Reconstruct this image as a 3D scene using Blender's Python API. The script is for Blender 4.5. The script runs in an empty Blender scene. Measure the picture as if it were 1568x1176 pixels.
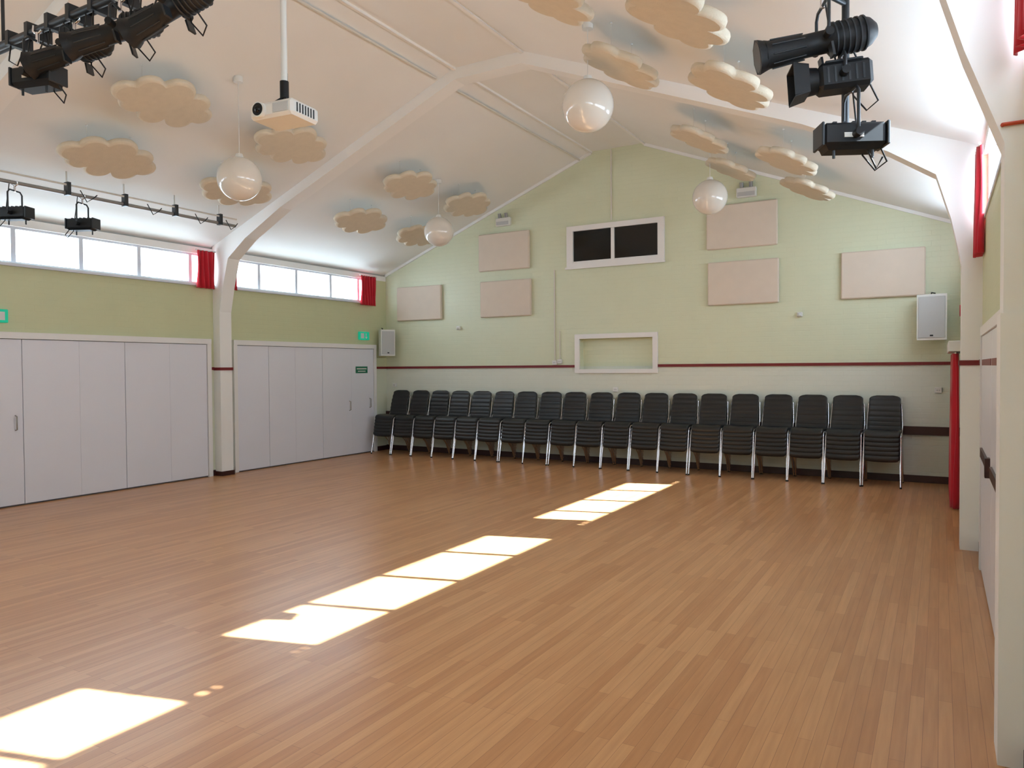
import bpy, math, random
from mathutils import Vector, Matrix
random.seed(7)
XL,XR,YB,YF=-9.82,0.32,11.87,-4.6
SILL,HEAD=2.97,3.43
BL=0.396
def zroof(x):
    if x<-5.24: return 5.38-(-5.24-x)*BL
    if x>-4.28: return 5.38-(x+4.28)*BL
    return 5.38
# ---------------- materials
def lin(c):
    return tuple(((v/255)/12.92 if v/255<=.04045 else ((v/255+.055)/1.055)**2.4) for v in c)+(1,)
def mat(name,c,rough=.6,metal=0,spec=.5,noise=0,nscale=6,bump=0,bscale=60,coat=0,sheen=0):
    m=bpy.data.materials.new(name);m.use_nodes=True;nt=m.node_tree;b=nt.nodes['Principled BSDF']
    b.inputs['Roughness'].default_value=rough;b.inputs['Metallic'].default_value=metal
    b.inputs['Specular IOR Level'].default_value=spec;b.inputs['Coat Weight'].default_value=coat
    b.inputs['Sheen Weight'].default_value=sheen
    b.inputs['Base Color'].default_value=lin(c)
    tc=nt.nodes.new('ShaderNodeTexCoord')
    if noise:
        n=nt.nodes.new('ShaderNodeTexNoise');n.inputs['Scale'].default_value=nscale;n.inputs['Detail'].default_value=4
        r=nt.nodes.new('ShaderNodeMix');r.data_type='RGBA'
        l=lin(c);r.inputs[6].default_value=tuple(v*(1-noise) for v in l[:3])+(1,);r.inputs[7].default_value=tuple(min(1,v*(1+noise)) for v in l[:3])+(1,)
        nt.links.new(tc.outputs['Object'],n.inputs['Vector']);nt.links.new(n.outputs['Fac'],r.inputs[0]);nt.links.new(r.outputs[2],b.inputs['Base Color'])
    if bump:
        n=nt.nodes.new('ShaderNodeTexNoise');n.inputs['Scale'].default_value=bscale
        bp=nt.nodes.new('ShaderNodeBump');bp.inputs['Strength'].default_value=bump;bp.inputs['Distance'].default_value=.01
        nt.links.new(tc.outputs['Object'],n.inputs['Vector']);nt.links.new(n.outputs['Fac'],bp.inputs['Height']);nt.links.new(bp.outputs[0],b.inputs['Normal'])
    return m
M={}
M['ceil']=mat('ceiling_paint',(238,238,235),.8,noise=.03,nscale=1.5)
M['frame']=mat('portal_frame_paint',(244,243,240),.5)
M['white']=mat('white_gloss_paint',(230,230,234),.35,noise=.02)
M['door']=mat('door_paint',(230,231,240),.36,noise=.03,nscale=1.2)
M['trim']=mat('white_trim',(236,234,232),.4)
M['gap']=mat('dark_gap',(100,98,104),.8)
M['redrail']=mat('red_rail_paint',(120,28,32),.4)
M['brown']=mat('brown_rail_wood',(58,26,22),.4)
M['curtain']=mat('red_curtain_fabric',(190,8,34),.85,sheen=.3,noise=.1,nscale=20)
M['felt']=mat('beige_acoustic_felt',(220,209,188),.95,noise=.07,nscale=14,bump=.3,bscale=90)
M['panel']=mat('acoustic_panel_fabric',(222,208,192),.9,noise=.04,bump=.2,bscale=200)
M['black']=mat('black_metal',(20,22,25),.5,spec=.35)
M['dgrey']=mat('dark_grey_metal',(48,52,56),.4,metal=.3)
M['vinyl']=mat('charcoal_vinyl',(31,31,31),.42,noise=.12,nscale=9)
M['chrome']=mat('chrome',(235,235,240),.2,metal=1)
M['opal']=mat('opal_glass',(228,222,212),.12,spec=.7)
M['brass']=mat('conduit_paint',(220,215,205),.5)
M['steel']=mat('grey_bar_metal',(150,148,145),.4,metal=.4)
M['cable']=mat('black_cable',(15,15,15),.5)
M['lens']=mat('lens_glass',(10,12,16),.25,spec=.35)
M['plast']=mat('white_plastic',(226,226,222),.4)
M['grille']=mat('speaker_grille',(190,192,192),.6,noise=.15,nscale=300)
M['dglass']=mat('dark_window_glass',(16,18,17),.1,spec=.5)
M['orange']=mat('orange_cable',(190,70,30),.5)
M['blue']=mat('window_reveal_paint',(215,220,230),.5)
def emis(name,c,s):
    m=mat(name,c,.5);b=m.node_tree.nodes['Principled BSDF'];b.inputs['Emission Color'].default_value=lin(c);b.inputs['Emission Strength'].default_value=s;return m
M['green']=mat('green_sign',(20,110,80),.5)
M['greenlit']=emis('lit_exit_sign',(10,165,130),.6)
g=bpy.data.materials.new('window_glass');g.use_nodes=True;nt=g.node_tree;nt.nodes.clear()
o=nt.nodes.new('ShaderNodeOutputMaterial');t=nt.nodes.new('ShaderNodeBsdfTransparent');gl=nt.nodes.new('ShaderNodeBsdfGlossy');gl.inputs['Roughness'].default_value=.1
mx=nt.nodes.new('ShaderNodeMixShader');mx.inputs[0].default_value=.02;nt.links.new(t.outputs[0],mx.inputs[1]);nt.links.new(gl.outputs[0],mx.inputs[2]);nt.links.new(mx.outputs[0],o.inputs[0])
M['glass']=g
def brickwall(name,upper,lower,axis,strength):
    m=bpy.data.materials.new(name);m.use_nodes=True;nt=m.node_tree;b=nt.nodes['Principled BSDF'];N=nt.nodes.new;L=nt.links.new
    tc=N('ShaderNodeTexCoord');sp=N('ShaderNodeSeparateXYZ');cb=N('ShaderNodeCombineXYZ');L(tc.outputs['Object'],sp.inputs[0])
    L(sp.outputs['X' if axis=='X' else 'Y'],cb.inputs[0]);L(sp.outputs['Z'],cb.inputs[1])
    br=N('ShaderNodeTexBrick');br.inputs['Scale'].default_value=1;br.inputs['Brick Width'].default_value=.225;br.inputs['Row Height'].default_value=.075;br.inputs['Mortar Size'].default_value=.005;br.inputs['Mortar Smooth'].default_value=.7
    L(cb.outputs[0],br.inputs['Vector'])
    bp=N('ShaderNodeBump');bp.inputs['Strength'].default_value=strength;bp.inputs['Distance'].default_value=.005;bp.invert=True
    L(br.outputs['Fac'],bp.inputs['Height']);L(bp.outputs[0],b.inputs['Normal'])
    cmp=N('ShaderNodeMath');cmp.operation='LESS_THAN';cmp.inputs[1].default_value=1.67;L(sp.outputs['Z'],cmp.inputs[0])
    mx=N('ShaderNodeMix');mx.data_type='RGBA';mx.inputs[6].default_value=lin(upper);mx.inputs[7].default_value=lin(lower);L(cmp.outputs[0],mx.inputs[0])
    ns=N('ShaderNodeTexNoise');ns.inputs['Scale'].default_value=3;L(tc.outputs['Object'],ns.inputs['Vector'])
    m2=N('ShaderNodeMix');m2.data_type='RGBA';m2.blend_type='MULTIPLY';m2.inputs[0].default_value=.06;L(mx.outputs[2],m2.inputs[6]);L(ns.outputs['Fac'],m2.inputs[7]);L(m2.outputs[2],b.inputs['Base Color'])
    b.inputs['Roughness'].default_value=.4
    return m
M['wall']=brickwall('painted_brick_back',(218,223,194),(222,226,212),'X',.3)
M['wallS']=brickwall('painted_brick_side',(206,209,168),(218,222,200),'Y',.2)
def floormat():
    m=bpy.data.materials.new('beech_strip_floor');m.use_nodes=True;nt=m.node_tree;b=nt.nodes['Principled BSDF'];N=nt.nodes.new;L=nt.links.new
    tc=N('ShaderNodeTexCoord');sp=N('ShaderNodeSeparateXYZ');cb=N('ShaderNodeCombineXYZ');L(tc.outputs['Object'],sp.inputs[0]);L(sp.outputs['Y'],cb.inputs[0]);L(sp.outputs['X'],cb.inputs[1])
    br=N('ShaderNodeTexBrick');br.offset=.37;br.offset_frequency=2;br.inputs['Scale'].default_value=1;br.inputs['Brick Width'].default_value=1.15;br.inputs['Row Height'].default_value=.06
    br.inputs['Mortar Size'].default_value=.0009;br.inputs['Mortar Smooth'].default_value=.3;br.inputs['Bias'].default_value=-.15
    br.inputs['Color1'].default_value=lin((210,157,108));br.inputs['Color2'].default_value=lin((189,132,86));br.inputs['Mortar'].default_value=lin((145,95,60))
    L(cb.outputs[0],br.inputs['Vector'])
    mp=N('ShaderNodeMapping');mp.inputs['Scale'].default_value=(14,.7,1);L(tc.outputs['Object'],mp.inputs['Vector'])
    ns=N('ShaderNodeTexNoise');ns.inputs['Scale'].default_value=3;ns.inputs['Detail'].default_value=6;L(mp.outputs[0],ns.inputs['Vector'])
    rp=N('ShaderNodeValToRGB');rp.color_ramp.elements[0].position=.3;rp.color_ramp.elements[0].color=(.80,.75,.71,1);rp.color_ramp.elements[1].position=.65;rp.color_ramp.elements[1].color=(1.0,1.0,1.0,1);L(ns.outputs['Fac'],rp.inputs[0])
    mx=N('ShaderNodeMix');mx.data_type='RGBA';mx.blend_type='MULTIPLY';mx.inputs[0].default_value=.7;L(br.outputs['Color'],mx.inputs[6]);L(rp.outputs[0],mx.inputs[7])
    L(mx.outputs[2],b.inputs['Base Color'])
    n2=N('ShaderNodeTexNoise');n2.inputs['Scale'].default_value=1.3;n2.inputs['Detail'].default_value=3;L(tc.outputs['Object'],n2.inputs['Vector'])
    mr=N('ShaderNodeMapRange');mr.inputs['To Min'].default_value=.25;mr.inputs['To Max'].default_value=.36;L(n2.outputs['Fac'],mr.inputs[0]);L(mr.outputs[0],b.inputs['Roughness'])
    bp=N('ShaderNodeBump');bp.inputs['Strength'].default_value=.1;bp.inputs['Distance'].default_value=.002;bp.invert=True;L(br.outputs['Fac'],bp.inputs['Height']);L(bp.outputs[0],b.inputs['Normal'])
    return m
M['floor']=floormat()
# ---------------- mesh builder
class MB:
    def __init__(s): s.v=[];s.f=[];s.m=[];s.sm=[];s.mats=[];s.T=Matrix.Identity(4)
    def mi(s,k):
        if k not in s.mats: s.mats.append(k)
        return s.mats.index(k)
    def add(s,vs,fs,k,smooth=False):
        b=len(s.v);s.v+=[tuple(s.T@Vector(v)) for v in vs];i=s.mi(k)
        for f in fs: s.f.append([b+j for j in f]);s.m.append(i);s.sm.append(smooth)
    def box(s,a,b,k,bev=0):
        x0,y0,z0=[min(p,q) for p,q in zip(a,b)];x1,y1,z1=[max(p,q) for p,q in zip(a,b)]
        if bev<=0:
            s.add([(x0,y0,z0),(x1,y0,z0),(x1,y1,z0),(x0,y1,z0),(x0,y0,z1),(x1,y0,z1),(x1,y1,z1),(x0,y1,z1)],
            [(0,3,2,1),(4,5,6,7),(0,1,5,4),(1,2,6,5),(2,3,7,6),(3,0,4,7)],k);return
        e=bev;vs=[];idx={}
        for ix,(X,sx) in enumerate(((x0,1),(x1,-1))):
            for iy,(Y,sy) in enumerate(((y0,1),(y1,-1))):
                for iz,(Z,sz) in enumerate(((z0,1),(z1,-1))):
                    for ax in range(3):
                        p=[X+sx*e,Y+sy*e,Z+sz*e];p[ax]=(X,Y,Z)[ax]
                        idx[(ix,iy,iz,ax)]=len(vs);vs.append(p)
        fs=[]
        for i in (0,1):
            fs.append([idx[(i,0,0,0)],idx[(i,1,0,0)],idx[(i,1,1,0)],idx[(i,0,1,0)]])
            fs.append([idx[(0,i,0,1)],idx[(1,i,0,1)],idx[(1,i,1,1)],idx[(0,i,1,1)]])
            fs.append([idx[(0,0,i,2)],idx[(1,0,i,2)],idx[(1,1,i,2)],idx[(0,1,i,2)]])
        for i in (0,1):
            for j in (0,1):
                fs.append([idx[(i,j,0,0)],idx[(i,j,1,0)],idx[(i,j,1,1)],idx[(i,j,0,1)]])
                fs.append([idx[(i,0,j,0)],idx[(i,1,j,0)],idx[(i,1,j,2)],idx[(i,0,j,2)]])
                fs.append([idx[(0,i,j,1)],idx[(1,i,j,1)],idx[(1,i,j,2)],idx[(0,i,j,2)]])
                for l in (0,1): fs.append([idx[(i,j,l,0)],idx[(i,j,l,1)],idx[(i,j,l,2)]])
        s.add(vs,fs,k)
    def prism(s,pts,d,k,smooth=False):
        n=len(pts);d=Vector(d);vs=[Vector(p) for p in pts]+[Vector(p)+d for p in pts]
        s.add(vs,[list(range(n))[::-1],[n+i for i in range(n)]]+[(i,(i+1)%n,n+(i+1)%n,n+i) for i in range(n)],k,smooth)
    def tube(s,pts,r,k,n=8,closed=False):
        pts=[Vector(p) for p in pts];vs=[];fs=[];m=len(pts)
        rr=r if isinstance(r,(list,tuple)) else [r]*m
        ref=None
        for i,p in enumerate(pts):
            if closed: d=pts[(i+1)%m]-pts[i-1]
            else: d=pts[min(i+1,m-1)]-pts[max(i-1,0)]
            d.normalize()
            if ref is None: ref=Vector((0,0,1)) if abs(d.z)<.9 else Vector((1,0,0))
            a=(ref-d*ref.dot(d));a.normalize();ref=a;b=d.cross(a)
            for j in range(n):
                t=2*math.pi*j/n;vs.append(p+(a*math.cos(t)+b*math.sin(t))*rr[i])
        R=m if closed else m-1
        for i in range(R):
            for j in range(n):
                i2=(i+1)%m;fs.append((i*n+j,i*n+(j+1)%n,i2*n+(j+1)%n,i2*n+j))
        s.add(vs,fs,k,True)
        if not closed:
            s.add(vs[:n],[list(range(n))[::-1]],k);s.add(vs[-n:],[list(range(n))],k)
    def cyl(s,a,b,r,k,n=20,r2=None): s.tube([a,b],[r,r if r2 is None else r2],k,n)
    def sphere(s,c,r,k,n=28,m=16,sz=1):
        vs=[];fs=[]
        for i in range(m+1):
            ph=math.pi*i/m
            for j in range(n):
                t=2*math.pi*j/n;vs.append((c[0]+r*math.sin(ph)*math.cos(t),c[1]+r*math.sin(ph)*math.sin(t),c[2]+r*sz*math.cos(ph)))
        for i in range(m):
            for j in range(n): fs.append((i*n+j,(i+1)*n+j,(i+1)*n+(j+1)%n,i*n+(j+1)%n))
        s.add(vs,fs,k,True)
    def picture_frame(s,X0,X1,Z0,Z1,l,r_,bo,to,ya,yb,k):
        s.box((X0,ya,Z0),(X1,yb,Z0+bo),k);s.box((X0,ya,Z1-to),(X1,yb,Z1),k)
        s.box((X0,ya,Z0+bo),(X0+l,yb,Z1-to),k);s.box((X1-r_,ya,Z0+bo),(X1,yb,Z1-to),k)
    def obj(s,name,me_only=False):
        me=bpy.data.meshes.new(name);me.from_pydata(s.v,[],s.f);me.validate()
        for k in s.mats: me.materials.append(M[k])
        for p,i,q in zip(me.polygons,s.m,s.sm): p.material_index=i;p.use_smooth=q
        import bmesh
        bm=bmesh.new();bm.from_mesh(me);bmesh.ops.recalc_face_normals(bm,faces=bm.faces);bm.to_mesh(me);bm.free()
        o=bpy.data.objects.new(name,me)
        if not me_only: bpy.context.collection.objects.link(o)
        return o
# ---------------- shell
b=MB();b.box((XL-.15,YF-.15,-.12),(XR+.15,YB+.15,0),'floor');b.obj('floor')
b=MB();T=.14
for xa,xb in ((XL-.17,-5.24),(-5.24,-4.28),(-4.28,XR+.085)):
    za,zb=zroof(xa),zroof(xb)
    b.prism([(xa,YF-.15,za),(xb,YF-.15,zb),(xb,YF-.15,zb+T),(xa,YF-.15,za+T)],(0,YB-YF+.3,0),'ceil')
b.obj('ceiling')
def sidewall(name,x0,x1,wins,hd,top,SILL):
    b=MB()
    b.box((x0,YF,0),(x1,YB,SILL),'wallS');b.box((x0,YF,hd),(x1,YB,top),'ceil')
    y=YF
    for a,c in wins:
        b.box((x0,y,SILL),(x1,a,hd),'wallS');y=c
    b.box((x0,y,SILL),(x1,YB,hd),'wallS');return b.obj(name)
WL=[(-4.0,-.35,[-3.2,-2.4,-1.6,-.8]),(-.03,3.62,[.8,1.6,2.4,3.25]),(4.0,7.68,[4.85,5.68,6.50,7.33]),(7.98,11.46,[8.64,9.47,10.32,11.08])]
WR=[(-4.0,-.35,[-3.2,-2.4,-1.6,-.8]),(-.03,3.62,[.9,1.75,2.68,3.35]),(4.0,7.68,[4.17,4.905,5.715,6.59,7.4]),(7.98,11.46,[8.775,9.57,10.4,11.1])]
HEADR,SILLR=3.475,2.90
sidewall('wall_left',XL-.15,XL,[(w[0],w[1]) for w in WL],HEAD,3.53,SILL)
sidewall('wall_right',XR,XR+.08,[(w[0],w[1]) for w in WR],HEADR,3.57,SILLR)
n=0
for side,W in (('L',WL),('R',WR)):
    HD=HEAD if side=='L' else HEADR;e=.03 if side=='L' else .003;SL=SILL if side=='L' else SILLR;eb=.03 if side=='L' else .045
    for a,c,ms in W:
        n+=1;b=MB()
        x=XL-.07 if side=='L' else XR+.035; x2=x+.04
        b.box((x,a,SL),(x2,c,SL+eb),'blue');b.box((x,a,HD-e),(x2,c,HD),'blue')
        hw=.028
        for y in [a+hw]+ms+[c-hw]: b.box((x,y-hw,SL+eb),(x2,y+hw,HD-e),'blue')
        b.box((x+.018,a,SL+eb),(x+.022,c,HD-e),'glass')
        if side=='L': b.box((XL+.001,a-.04,SILL-.035),(XL+.05,c+.02,SILL-.001),'blue')
        else: b.box((XR-.01,a-.04,SILLR-.035),(XR-.001,c+.02,SILLR-.001),'blue')
        b.obj('window_%d'%n)
def gable(name,y0,dy,hatch=None):
    b=MB();hx0,hx1,hz0,hz1=hatch if hatch else (-5.5,-4.1,1.6,1.61)
    b.box((XL-.15,y0,0),(XR+.15,y0+dy,hz0),'wall')
    b.box((XL-.15,y0,hz0),(hx0,y0+dy,hz1),'wall');b.box((hx1,y0,hz0),(XR+.15,y0+dy,hz1),'wall')
    xs=[XL-.15,-5.24,-4.28,XR+.15]
    b.prism([(xs[0],y0,hz1),(xs[3],y0,hz1)]+[(x,y0,zroof(x)+.03) for x in xs[::-1]],(0,dy,0),'wall')
    b.box((hx0,y0+dy-.02,hz0),(hx1,y0+dy+.02,hz1),'wall')
    return b.obj(name)
gable('wall_back',YB,.16,(-5.47,-4.14,1.62,2.15))
gable('wall_rear',YF-.16,.16)
# portal frames
def frame(y,dy,xr_in,xl_in=-9.67):
    b=MB()
    def half(sgn):
        if sgn<0: xo,xi=XL,xl_in;f=lambda d:XL+d
        else: xo,xi=XR,xr_in;f=lambda d:XR-d
        ap=-5.24 if sgn<0 else -4.28
        pts=[(xo,0),(xi,0),(xi,2.55),((f(.24)),2.95),(f(.36),3.36),(f(.75),zroof(f(.75))-.23),(f(1.5),zroof(f(1.5))-.15),(ap,5.38-.14),(ap,5.40),(xo,zroof(xo)+.02)]
        b.prism([(p[0],y,p[1]) for p in pts],(0,dy,0),'frame')
    half(-1);half(1);b.box((-5.24,y,5.24),(-4.28,y+dy,5.42),'frame')
    return b
f1=frame(7.70,.22,.16)
f1.box((XL,7.69,0),(-9.655,7.93,.07),'brown')
for (xa,xb) in ((XL,-9.655),(.145,XR)):
    f1.box((xa,7.69,1.645),(xb,7.93,1.69),'redrail')
f1.obj('portal_frame')
f2=frame(3.62,.2,.222)
f2.tube([(.215,3.61,2.62),(.215,3.83,2.62),(.33,3.83,2.62)],.008,'orange');f2.tube([(.33,3.61,2.62),(.215,3.61,2.62)],.008,'orange')
f2.box((.212,3.61,0),(XR,3.83,1.86),'frame')
f2.obj('portal_frame')
frame(-.32,.22,.16).obj('portal_frame')
for i,(x) in enumerate((-5.24,-4.28)):
    b=MB();z=5.38
    for ya,yb in ((YF,-.32),(-.1,3.62),(3.82,7.7),(7.92,YB)): b.box((x-.02,ya,z-.03),(x+.02,yb,z+.01),'frame')
    b.obj('trim_%d'%(i+1))
b=MB();b.tube([(-5.45,3.9,5.26),(-5.45,7.6,5.26)],.014,'brass');b.tube([(-5.45,8.0,5.26),(-5.45,YB-.02,5.26)],.014,'brass');b.obj('ceiling_conduit')
b=MB()
for xa,xb in ((XL,-5.24),(-4.28,XR)):
    za,zb=zroof(xa),zroof(xb);b.prism([(xa,YB-.03,za-.05),(xb,YB-.03,zb-.05),(xb,YB-.03,zb-.001),(xa,YB-.03,za-.001)],(0,.029,0),'ceil')
b.obj('trim_3')
b=MB();b.box((XL,YB-.025,1.652),(-5.56,YB-.001,1.695),'redrail');b.box((-4.05,YB-.025,1.652),(XR,YB-.001,1.695),'redrail');b.obj('trim_4')
b=MB();b.box((XL,YB-.035,.67),(XR,YB-.001,.79),'brown');b.obj('trim_5')
b=MB();b.box((XL,YB-.02,0.001),(XR,YB-.001,.1),'brown');b.obj('baseboard_back')
b=MB()
for a,c in ((7.63,7.69),(7.93,8.03),(11.51,YB-.03)): b.box((XL+.001,a,0.001),(XL+.02,c,.09),'brown')
b.obj('baseboard_left')
b=MB()
for a,c in ((YF,3.6),(3.84,4.34),(7.09,7.68),(7.94,9.0)): b.box((XR-.02,a,0.001),(XR-.001,c,.09),'brown')
b.obj('baseboard_right')
b=MB()
for a,c in ((7.63,7.69),(7.93,8.03),(11.51,YB-.03)): b.box((XL+.001,a,1.652),(XL+.025,c,1.695),'redrail')
b.obj('trim_6')
b=MB()
for a,c in ((7.1,7.68),(7.94,9.2),(3.84,4.33)): b.box((XR-.025,a,1.652),(XR-.001,c,1.695),'redrail')
b.obj('trim_7')
def folding(y0,y1,lines,handles):
    b=MB();x=XL+.001
    b.box((x,y0,0.001),(x+.05,y0+.07,2.05),'trim');b.box((x,y1-.07,0.001),(x+.05,y1,2.05),'trim');b.box((x,y0,2.05),(x+.055,y1,2.13),'trim')
    b.box((x,y0+.07,.003),(x+.012,y1-.07,2.048),'gap')
    ys=[y0+.075]+lines+[y1-.075]
    for i in range(len(ys)-1):
        b.box((x+.01,ys[i]+(.004 if i%2 else .001),.02),(x+.035,ys[i+1]-(.001 if i%2 else .004),2.042),'door')
    for y,z in handles: b.tube([(x+.035,y,z-.09),(x+.07,y,z-.08),(x+.07,y,z+.08),(x+.035,y,z+.09)],.008,'steel')
    return b
folding(.0,3.55,[.7,1.4,2.1,2.8],[]).obj('door_1')
folding(3.9,7.62,[4.89,5.59,6.22,6.91],[(4.8,1.02)]).obj('door_2')
folding(8.04,11.50,[8.76,9.35,10.01,10.78],[(10.72,.95),(11.30,.98)]).obj('door_3')
b=MB();x=XR-.001
b.box((x-.04,4.35,0.001),(x,4.43,1.88),'trim');b.box((x-.04,7.0,0.001),(x,7.08,1.88),'trim');b.box((x-.04,4.35,1.88),(x,7.08,1.95),'trim')
b.box((x-.03,4.44,.02),(x-.005,5.70,1.875),'white',.003);b.box((x-.03,5.71,.02),(x-.005,6.99,1.875),'white',.003)
for y in (4.44,5.71):
    b.box((x-.045,y+.1,.93),(x-.03,y+1.15,1.0),'brown');
    b.box((x-.06,y+.08,.9),(x-.03,y+.16,1.03),'brown')
    b.box((x-.034,y+.05,1.645),(x-.028,y+1.2,1.69),'redrail')
b.obj('door_4')
b=MB();y=YB-.001
X0,X1,Z0,Z1=-5.70,-3.93,3.39,4.12
b.picture_frame(X0,X1,Z0,Z1,.12,.11,.09,.09,y-.05,y,'trim')
b.box((X0-.02,y-.07,Z0-.02),(X1+.02,y-.051,Z0+.015),'trim')
b.box((X0+.12,y-.012,Z0+.09),(X1-.11,y-.004,Z1-.09),'dglass')
b.box((-4.87,y-.035,Z0+.09),(-4.81,y-.013,Z1-.09),'trim')
b.box((X0+.12,y-.028,Z0+.09),(-4.87,y-.013,Z0+.115),'trim');b.box((-4.81,y-.028,Z0+.09),(X1-.11,y-.013,Z0+.115),'trim')
b.obj('window_%d'%(n+1))
b=MB()
b.picture_frame(-5.56,-4.05,1.55,2.23,.088,.088,.069,.079,y-.035,y,'trim')
b.obj('serving_hatch_frame')
for (x0,x1,z0,z1) in ((-7.53,-6.45,3.46,4.15),(-7.50,-6.42,2.60,3.27),(-9.49,-8.40,2.61,3.28),(-3.23,-2.15,3.50,4.19),(-3.21,-2.13,2.62,3.30),(-1.26,-.18,2.62,3.30)):
    b=MB();b.box((x0,y-.065,z0),(x1,y-.001,z1),'panel',.015);b.obj('acoustic_wall_panel')
for x0 in (-7.14,-2.76):
    b=MB();b.box((x0,y-.08,4.27),(x0+.30,y,4.42),'plast',.012);
    b.box((x0+.02,y-.085,4.285),(x0+.28,y-.078,4.35),'grille');b.cyl((x0+.08,y-.05,4.42),(x0+.08,y-.07,4.50),.03,'steel');b.cyl((x0+.22,y-.05,4.42),(x0+.22,y-.07,4.50),.03,'steel');b.obj('emergency_light')
for x0,z0 in ((-8.02,2.42),(-1.83,2.42)):
    b=MB();b.box((x0-.04,y-.05,z0-.03),(x0+.04,y,z0+.04),'plast',.01);b.sphere((x0,y-.055,z0-.005),.022,'plast',12,8);b.obj('motion_sensor')
b=MB();b.tube([(-4.87,y-.012,4.16),(-4.87,y-.012,5.36)],.012,'brass');b.tube([(-5.96,y-.012,1.78),(-5.96,y-.012,3.39)],.011,'brass');b.tube([(-5.86,y-.012,1.80),(-5.86,y-.012,2.3)],.008,'brass');b.obj('wall_conduit')
for x0,z0 in ((-5.96,1.74),(-5.86,1.76),(-4.8,1.27),(-9.6,1.32),(-.02,1.3)):
    b=MB();b.box((x0-.045,y-.035,z0-.04),(x0+.045,y,z0+.04),'plast',.006);b.box((x0-.02,y-.038,z0-.01),(x0-.005,y-.034,z0+.01),'grille');b.box((x0+.005,y-.038,z0-.01),(x0+.02,y-.034,z0+.01),'grille');b.obj('wall_socket')
def speaker(M4,w,h,d):
    b=MB();b.T=M4;b.prism([(-w/2,-d,-h/2),(w/2,-d,-h/2),(w/2*.8,0,-h/2),(-w/2*.8,0,-h/2)],(0,0,h),'plast')
    b.box((-w/2+.02,-d-.012,-h/2+.03),(w/2-.02,-d,h/2-.03),'grille',.004)
    b.box((-.02,-d-.014,-h/2+.05),(.02,-d-.01,-h/2+.07),'black')
    b.box((-.03,0,-.06),(.03,.08,.06),'dgrey');b.tube([(-.04,-.02,h/2),(-.04,.02,h/2+.04),(.0,.06,h/2+.03)],.008,'dgrey')
    return b.obj('wall_speaker')
speaker(Matrix.Translation((-.07,YB-.11,2.30))@Matrix.Rotation(math.radians(-8),4,'Z'),.36,.62,.22)
speaker(Matrix.Translation((-9.70,11.66,2.17))@Matrix.Rotation(math.radians(62),4,'Z'),.30,.52,.2)
b=MB();b.box((XL+.001,11.02,2.22),(XL+.05,11.30,2.38),'greenlit',.006);b.box((XL+.05,11.05,2.25),(XL+.052,11.14,2.35),'plast');b.box((XL+.05,11.19,2.27),(XL+.052,11.21,2.35),'plast');b.prism([(XL+.052,11.16,2.28),(XL+.052,11.24,2.28),(XL+.052,11.20,2.24)],(.001,0,0),'plast');b.obj('exit_sign')
b=MB();b.box((XL+.001,4.45,2.24),(XL+.05,4.74,2.40),'greenlit',.006);b.box((XL+.05,4.60,2.27),(XL+.052,4.70,2.37),'plast');b.obj('exit_sign')
b=MB();b.box((XL+.037,10.90,1.57),(XL+.041,11.24,1.70),'green');b.box((XL+.041,10.93,1.645),(XL+.042,11.21,1.665),'plast');b.box((XL+.041,10.96,1.60),(XL+.042,11.18,1.615),'plast');b.obj('fire_door_sign')
def curtain(name,x,y0,y1,z0,z1,amp=.03,waves=None):
    b=MB();L=abs(y1-y0);w=waves or max(2,int(L/.07));nu=w*8;nv=10;vs=[];fs=[]
    for j in range(nv+1):
        tz=j/nv;z=z1+(z0-z1)*tz
        for i in range(nu+1):
            t=i/nu;am=amp*(.6+.4*tz)
            xx=x+am*math.sin(t*w*2*math.pi+.4*math.sin(5*tz))
            yy=y0+(y1-y0)*t+.01*math.sin(9*t+4*tz)
            vs.append((xx,yy,z))
    for j in range(nv):
        for i in range(nu): fs.append((j*(nu+1)+i,j*(nu+1)+i+1,(j+1)*(nu+1)+i+1,(j+1)*(nu+1)+i))
    b.add(vs,fs,'curtain',True)
    b.tube([(x,y0-.02,z1+.005),(x,y1+.02,z1+.005)],.01,'plast')
    o=b.obj(name);md=o.modifiers.new('solid','SOLIDIFY');md.thickness=.006;return o
curtain('window_curtain',XL+.09,7.36,7.67,2.90,3.47)
curtain('window_curtain',XL+.09,7.96,8.10,2.92,3.47)
curtain('window_curtain',XL+.09,11.02,11.46,2.90,3.47)
curtain('window_curtain',XL+.09,3.86,4.1,2.90,3.47)
curtain('window_curtain',XR-.045,7.28,7.62,2.58,3.47,amp=.035)
curtain('window_curtain',XR-.06,7.96,8.26,2.88,3.47)
curtain('window_curtain',XR-.06,11.05,11.50,2.88,3.47)
curtain('window_curtain',XR-.055,3.33,3.59,2.88,3.47,amp=.02)
curtain('window_curtain',XR-.055,3.86,4.14,2.88,3.47,amp=.02)
curtain('doorway_curtain',XR-.17,9.75,11.4,.02,1.78,amp=.05,waves=14)
b=MB();b.box((XR-.24,9.65,1.80),(XR-.001,11.5,1.92),'plast',.005);b.obj('curtain_pelmet')
b=MB();b.cyl((XR-.12,10.4,2.30),(XR-.001,10.4,2.30),.07,'curtain');b.obj('fire_alarm_bell')
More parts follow.
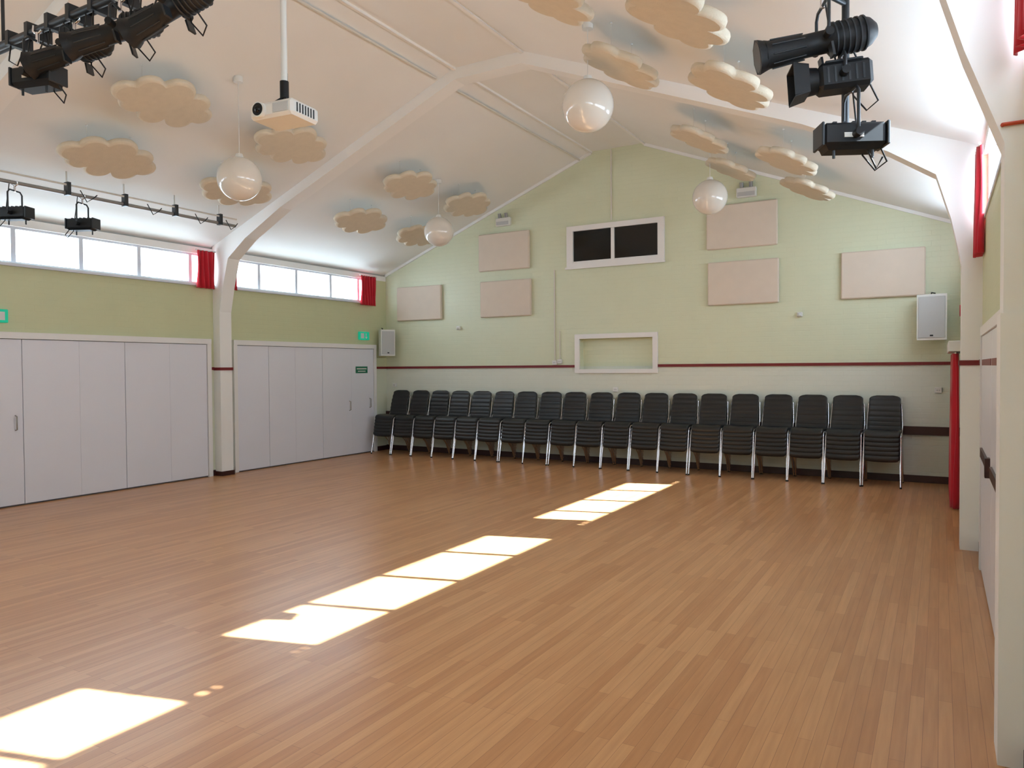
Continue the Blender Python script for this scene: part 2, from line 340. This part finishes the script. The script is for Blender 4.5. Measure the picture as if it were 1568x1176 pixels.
# ---------------- clouds
def cloud(x,yc,seed):
    b=MB()
    circ=[(-.02,-.40,.13),(.14,-.25,.14),(.20,.01,.17),(.13,.28,.13),(-.01,.41,.12),(-.15,.25,.14),(-.20,-.02,.14),(-.14,-.27,.12),(0,0,.2),(0,.2,.18),(0,-.2,.18)]
    N=120;out=[]
    for i in range(N):
        a=2*math.pi*i/N;d=(math.cos(a),math.sin(a));best=0
        for cx,cy,r in circ:
            t=cx*d[0]+cy*d[1];q=t*t-(cx*cx+cy*cy-r*r)
            if q>0: best=max(best,t+math.sqrt(q))
        out.append((d[0]*best*1.03,d[1]*best*1.03))
    fl=-1 if seed%2 else 1
    sgn=1 if x<-4.76 else -1
    ang=math.atan(BL)*sgn
    b.T=Matrix.Translation((x,yc,zroof(x)-.30))@Matrix.Rotation(-ang,4,'Y')
    rings=[(.91,-.037),(.975,-.029),(1,-.012),(1,.012),(.975,.029),(.91,.037)]
    vs=[];fs=[]
    for s_,z in rings:
        for (u,v) in out: vs.append((u*s_*sgn,v*s_*fl,z))
    nr=len(rings)
    for j in range(nr-1):
        for i in range(N): fs.append((j*N+i,j*N+(i+1)%N,(j+1)*N+(i+1)%N,(j+1)*N+i))
    b.add(vs,fs,'felt',True)
    cap=[];cf=[]
    for z in (-.037,.037):
        o=len(cap)
        for (u,v) in out: cap.append((u*.91*sgn,v*.91*fl,z))
        cap.append((0,0,z));
        for i in range(N): cf.append((o+N,o+i,o+(i+1)%N))
    b.add(cap,cf,'felt',False)
    b.T=Matrix.Identity(4)
    for dy in (-.25,.25):
        b.tube([(x,yc+dy,zroof(x)-.29),(x,yc+dy,zroof(x)-.005)],.0015,'brass',5)
        b.cyl((x,yc+dy,zroof(x)-.012),(x,yc+dy,zroof(x)-.001),.012,'plast',10)
    b.obj('cloud_acoustic_panel')
k=0
for x,ys in ((-6.93,(4.89,6.62,8.98,10.54)),(-7.97,(4.93,6.66,9.05,10.58)),(-2.52,(4.85,6.40,8.92,10.5)),(-1.52,(4.86,6.33,8.95,10.5))):
    for yy in ys: cloud(x,yy,k);k+=1
for gx,gy,gz in ((-6.62,5.56,3.73),(-7.0,9.8,3.85),(-2.80,6.27,4.04),(-2.74,10.2,3.97)):
    b=MB();b.sphere((gx,gy,gz),.235,'opal',40,24)
    b.cyl((gx,gy,gz+.215),(gx,gy,gz+.27),.05,'plast',20,.035)
    b.tube([(gx,gy,gz+.26),(gx,gy,zroof(gx)-.02)],.004,'plast',6);b.cyl((gx,gy,zroof(gx)-.06),(gx,gy,zroof(gx)-.001),.05,'plast',20,.05);b.obj('globe_pendant_lamp')
# ---------------- chair stack
def chairparts(b,dy,dz,last):
    b.T=Matrix.Translation((0,dy,dz))
    def pad(path,wf,th,k,ribs=False):
        n=len(path);m=12;vs=[];fs=[]
        for side in (1,-1):
            for i,(yy,zz) in enumerate(path):
                a=path[max(i-1,0)];c=path[min(i+1,n-1)];d=Vector((c[0]-a[0],c[1]-a[1]));d.normalize();nn=Vector((-d.y,d.x))
                w=wf(i/(n-1))
                e=min(1,min(i,n-1-i)/2+.25)
                for j in range(m+1):
                    s=-1+2*j/m;x=w*math.sin(s*math.pi/2)
                    tt=th*.5*max(.15,math.sqrt(max(0,1-abs(s)**6)))*e*side
                    cup=-.015*(1-s*s)
                    vs.append((x,yy+nn.x*tt,zz+nn.y*tt+cup) if not ribs else (x,yy+nn.x*tt+.022*(1-s*s),zz+nn.y*tt))
        o=n*(m+1)
        for i in range(n-1):
            for j in range(m):
                q=i*(m+1)+j;fs.append((q,q+1,q+m+2,q+m+1));fs.append((o+q,o+q+m+1,o+q+m+2,o+q+1))
        for i in range(n-1):
            for j in (0,m):
                q=i*(m+1)+j;fs.append((q,q+m+1,o+q+m+1,o+q))
        for j in range(m):
            for i in (0,n-1):
                q=i*(m+1)+j;fs.append((q,q+1,o+q+1,o+q))
        b.add(vs,fs,k,True)
    seat=[(-.232,.356),(-.240,.380),(-.238,.408),(-.218,.432),(-.17,.442),(-.10,.446),(-.05,.445),(.03,.44),(.1,.436),(.16,.436),(.20,.445)]
    pad(seat,lambda t:.216+.006*math.sin(t*3.14)-(.02 if t<.05 else 0),.050,'vinyl')
    bk=[]
    for i in range(33):
        t=i/32;z=.46+.46*t;yy=.195+.12*t-.02*math.sin(t*math.pi)+.005*math.cos(t*2*math.pi*6)
        bk.append((yy,z))
    pad(bk,lambda t:(.218-.02*t)*(1 if t<.9 else math.sqrt(max(.3,1-((t-.9)/.12)**2))),.034,'vinyl',True)
    r=.011
    for s in (-1,1):
        x=.224*s;xo=.232*s
        b.tube([(xo,-.295,.0),(x,-.222,.365),(x,-.20,.40),(x,-.15,.412),(x,.1,.410),(x,.19,.44),(x,.235,.52),(x*.93,.315,.80)],r,'chrome',8)
        b.tube([(xo,.30,.0),(x,.2,.22),(x,.02,.385),(x,-.06,.405)],r,'chrome',8)
        if last: b.cyl((xo,-.295,0.0),(xo,-.292,.02),.014,'black',8);b.cyl((xo,.30,0.0),(xo,.297,.02),.014,'black',8)
    b.tube([(-.22,-.12,.40),(.22,-.12,.40)],.009,'chrome');b.tube([(-.22,.13,.40),(.22,.13,.40)],.009,'chrome')
    b.T=Matrix.Identity(4)
b=MB()
for i in range(6): chairparts(b,.012*i,.060*i,i==0)
me=b.obj('stacked_chairs',True).data
for i in range(19):
    o=bpy.data.objects.new('stacked_chairs',me);o.location=(-9.35+i*.4818,11.40+random.uniform(-.015,.015),0);o.rotation_euler=(0,0,random.uniform(-.03,.03));bpy.context.collection.objects.link(o)
# ---------------- stage lanterns
def lantern(b,kind,T,up=.32):
    b.T=T
    if kind=='profile':
        b.tube([(-.30,0,0),(-.28,0,0),(-.12,0,0),(-.10,0,0),(.02,0,0),(.04,0,0),(.2,0,0),(.24,0,0),(.27,0,0)],[.078,.072,.068,.06,.06,.085,.085,.07,.04],'black',24)
        b.tube([(-.34,0,0),(-.30,0,0)],[.095,.08],'black',8)
        b.cyl((-.335,0,0),(-.341,0,0),.078,'lens',24)
        for i in range(9):
            a=i*2*math.pi/9
            b.tube([(-.1,.066*math.cos(a),.066*math.sin(a)),(-.27,.074*math.cos(a),.074*math.sin(a))],.004,'dgrey',5)
        for i in range(6): b.cyl((.05+i*.03,0,0),(.058+i*.03,0,0),.090,'dgrey',24)
        for s in (-1,1): b.box((.0,s*.07,-.12),(.012,s*.13,-.05),'dgrey')
        hw=.11
    elif kind=='fresnel':
        b.box((-.12,-.075,-.07),(.15,.075,.07),'black',.02)
        b.tube([(-.17,0,0),(-.12,0,0)],[.075,.068],'black',20);b.cyl((-.165,0,0),(-.172,0,0),.06,'lens',20)
        for z in (-.075,.065): b.prism([(-.17,-.08,z),(-.17,.08,z),(-.25,.09,z*1.25),(-.25,-.09,z*1.25)],(0,0,.006),'black')
        for s in (-1,1): b.prism([(-.17,s*.08,-.07),(-.17,s*.08,.07),(-.25,s*.09,.085),(-.25,s*.09,-.085)],(0,.005,0),'black')
        for i in range(6): b.box((-.08+i*.035,-.078,-.04),(-.07+i*.035,.078,.04),'dgrey')
        b.box((-.08,-.05,.07),(.11,.05,.085),'dgrey',.004)
        hw=.095
    else:
        b.box((-.16,-.07,-.05),(.16,.07,.065),'black',.012)
        b.box((-.175,-.075,-.055),(-.16,.075,.07),'dgrey',.004);b.box((.16,-.075,-.055),(.175,.075,.07),'dgrey',.004)
        b.prism([(-.15,-.06,-.05),(.15,-.06,-.05),(.13,-.04,-.072),(-.13,-.04,-.072)],(0,.11,0),'black')
        b.box((-.06,-.074,-.015),(.04,-.069,.010),'plast')
        for i in range(5): b.box((-.11+i*.05,-.05,.065),(-.09+i*.05,.05,.075),'dgrey')
        for s in (-.1,.1): b.cyl((s,-.03,-.07),(s,-.03,-.115),.008,'dgrey',8)
        hw=.095
    c=T.translation;R=T.to_euler('XYZ').z
    b.T=Matrix.Translation(c)@Matrix.Rotation(R,4,'Z')
    b.tube([(0,-hw,-.01),(0,-hw-.01,.0),(0,-hw-.01,up-.12),(0,-hw+.02,up-.09),(0,hw-.02,up-.09),(0,hw+.01,up-.12),(0,hw+.01,0),(0,hw,-.01)],.009,'dgrey',6)
    for s in (-1,1): b.cyl((0,s*(hw-.02),0),(0,s*(hw+.035),0),.022,'black',10)
    b.cyl((0,0,up-.10),(0,0,up-.03),.012,'chrome',8);b.tube([(-.03,0,up+.02),(-.035,0,up-.02),(0,0,up-.045),(.035,0,up-.02),(.03,0,up+.02)],.009,'chrome',6)
    b.tube([(.14,0,-.02),(.2,.03,-.12),(.15,.06,-.16),(.08,.05,-.08),(.05,.06,.1),(.02,.05,up)],.005,'cable',6)
    b.T=Matrix.Identity(4)
def Rz(a): return Matrix.Rotation(math.radians(a),4,'Z')
def Ry(a): return Matrix.Rotation(math.radians(a),4,'Y')
b=MB();px,py=-.46,4.40
b.tube([(px,py+.1,zroof(px)-.02),(px,py+.1,2.98)],.02,'dgrey',10);b.box((px-.08,py+.02,zroof(px)-.05),(px+.08,py+.18,zroof(px)-.035),'dgrey')
lantern(b,'profile',Matrix.Translation((-.55,4.28,3.37))@Rz(22)@Ry(-10),.28)
lantern(b,'fresnel',Matrix.Translation((-.47,4.34,3.185))@Rz(20)@Ry(-4),.2)
lantern(b,'flood',Matrix.Translation((-.42,4.38,2.87))@Rz(26)@Ry(0),.34)
for z,xx in ((3.64,-.55),(3.36,-.47),(3.17,-.42)): b.tube([(xx,4.3,z),(px,py+.1,z)],.014,'dgrey',8)
b.tube([(-.35,4.4,2.82),(-.3,4.42,2.70),(-.27,4.43,2.76)],.005,'cable',6)
b.obj('stage_light_cluster')
b=MB();bx,bz=-8.8,3.72
b.tube([(bx,3.4,bz),(bx,7.3,bz)],.022,'steel',10);b.tube([(bx+.03,3.4,bz+.09),(bx+.03,7.3,bz+.09)],.012,'brass',8)
for yy in (3.95,4.9,5.6,6.3,7.0): 
    b.box((bx-.02,yy,bz-.03),(bx+.06,yy+.04,bz+.12),'dgrey');b.tube([(bx,yy+.02,bz),(bx,yy+.02,zroof(bx)-.002)],.01,'plast',6)
for yy in (5.05,5.9,6.6,7.1): b.tube([(bx+.05,yy,bz+.05),(bx+.08,yy+.06,bz-.08),(bx+.08,yy+.14,bz-.02),(bx+.05,yy+.2,bz+.03)],.006,'cable',6)
lantern(b,'flood',Matrix.Translation((bx,4.36,bz-.34))@Rz(205),.34)
lantern(b,'flood',Matrix.Translation((bx,5.10,bz-.34))@Rz(205),.34)
b.obj('stage_lighting_bar')
b=MB();by,bz=2.82,3.98
b.tube([(-7.6,by,bz),(-2.6,by,bz)],.026,'dgrey',10);b.tube([(-7.6,by+.12,bz+.06),(-2.6,by+.12,bz+.06)],.018,'black',10)
for xx in (-7,-5.8,-4.4,-3.0): b.tube([(xx,by,bz),(xx,by,zroof(xx)-.002)],.012,'dgrey',8)
lantern(b,'flood',Matrix.Translation((-5.32,by-.02,bz-.34))@Rz(15),.34)
lantern(b,'profile',Matrix.Translation((-4.95,by+.02,bz-.22))@Rz(20)@Ry(-12),.22)
lantern(b,'profile',Matrix.Translation((-4.42,by,bz-.22))@Rz(30)@Ry(-16),.22)
lantern(b,'profile',Matrix.Translation((-3.90,by,bz-.20))@Rz(15)@Ry(-20),.2)
for i in range(9):
    xx=-5.7+i*.25;b.tube([(xx,by,bz-.02),(xx+.03,by-.03,bz-.15),(xx+.12,by-.02,bz-.2),(xx+.17,by,bz-.08),(xx+.16,by,bz)],.005,'cable',6)
    b.box((xx-.02,by-.03,bz-.03),(xx+.02,by+.14,bz+.07),'dgrey')
b.obj('stage_lighting_bar')
# ---------------- projector
b=MB();b.T=Matrix.Translation((-3.62,3.40,3.27))@Rz(6)
b.box((-.17,-.13,-.05),(.17,.13,.05),'plast',.018)
b.cyl((-.08,-.125,.0),(-.08,-.155,.0),.047,'plast',24);b.cyl((-.08,-.15,.0),(-.08,-.158,.0),.039,'black',24);b.sphere((-.08,-.145,0),.026,'lens',16,10)
b.box((.02,-.136,-.028),(.14,-.128,.028),'grille')
for i in range(7): b.box((.169,-.09+i*.026,-.028),(.173,-.08+i*.026,.028),'dgrey')
b.box((-.08,-.06,.05),(.08,.06,.065),'black');b.tube([(-.06,-.05,.06),(0,0,.115),(.06,.05,.06)],.01,'black',6);b.tube([(-.06,.05,.06),(0,0,.115),(.06,-.05,.06)],.01,'black',6)
b.T=Matrix.Identity(4);px,py=-3.62,3.40
b.cyl((px,py,3.37),(px,py,3.48),.028,'black',14);b.cyl((px,py,3.46),(px,py,zroof(px)-.02),.02,'plast',14);b.cyl((px,py,zroof(px)-.06),(px,py,zroof(px)-.035),.08,'plast',20)
b.tube([(px-.02,py+.08,3.34),(px-.08,py+.1,3.44),(px-.02,py+.04,3.55)],.006,'cable',6)
b.obj('ceiling_projector')
# ---------------- light
sd=bpy.data.lights.new('sun','SUN');sd.energy=70;sd.angle=math.radians(.53);sd.color=(.76,.90,1)
so=bpy.data.objects.new('sun',sd);so.rotation_euler=Vector((-1.222,-.33,-1)).to_track_quat('-Z','Y').to_euler();so.location=(8,2,9);bpy.context.collection.objects.link(so)
w=bpy.data.worlds.new('sky');bpy.context.scene.world=w;w.use_nodes=True;bg=w.node_tree.nodes['Background'];bg.inputs[0].default_value=(.70,.85,1,1);bg.inputs[1].default_value=13
for side,W in (('L',WL),('R',WR)):
    for a,c,ms in W:
        ld=bpy.data.lights.new('sky_portal','AREA');ld.shape='RECTANGLE';ld.size=c-a;ld.size_y=HEADR-SILLR;ld.cycles.is_portal=True
        lo=bpy.data.objects.new('sky_portal',ld);lo.location=((XL-.12) if side=='L' else (XR+.10),(a+c)/2,(SILLR+HEADR)/2)
        d=Vector((1,0,0)) if side=='L' else Vector((-1,0,0))
        X=Vector((0,1,0));Z=-d;Y=Z.cross(X);lo.rotation_euler=Matrix((X,Y,Z)).transposed().to_euler()
        bpy.context.collection.objects.link(lo)
# ---------------- camera
f,yaw,pitch,roll=1135.1,.5237,-.0216,-.007
F=Vector((-math.sin(yaw)*math.cos(pitch),math.cos(yaw)*math.cos(pitch),math.sin(pitch)))
r=Vector((math.cos(yaw),math.sin(yaw),0));u=r.cross(F)
R=r*math.cos(roll)+u*math.sin(roll);U=-r*math.sin(roll)+u*math.cos(roll)
cd=bpy.data.cameras.new('camera');cd.sensor_width=36;cd.lens=f/1568*36;cd.clip_start=.02
co=bpy.data.objects.new('camera',cd);co.matrix_world=Matrix.Translation((0,0,1.65))@Matrix((R,U,-F)).transposed().to_4x4()
bpy.context.collection.objects.link(co);bpy.context.scene.camera=co
sc=bpy.context.scene;sc.view_settings.view_transform='Standard';sc.view_settings.exposure=0
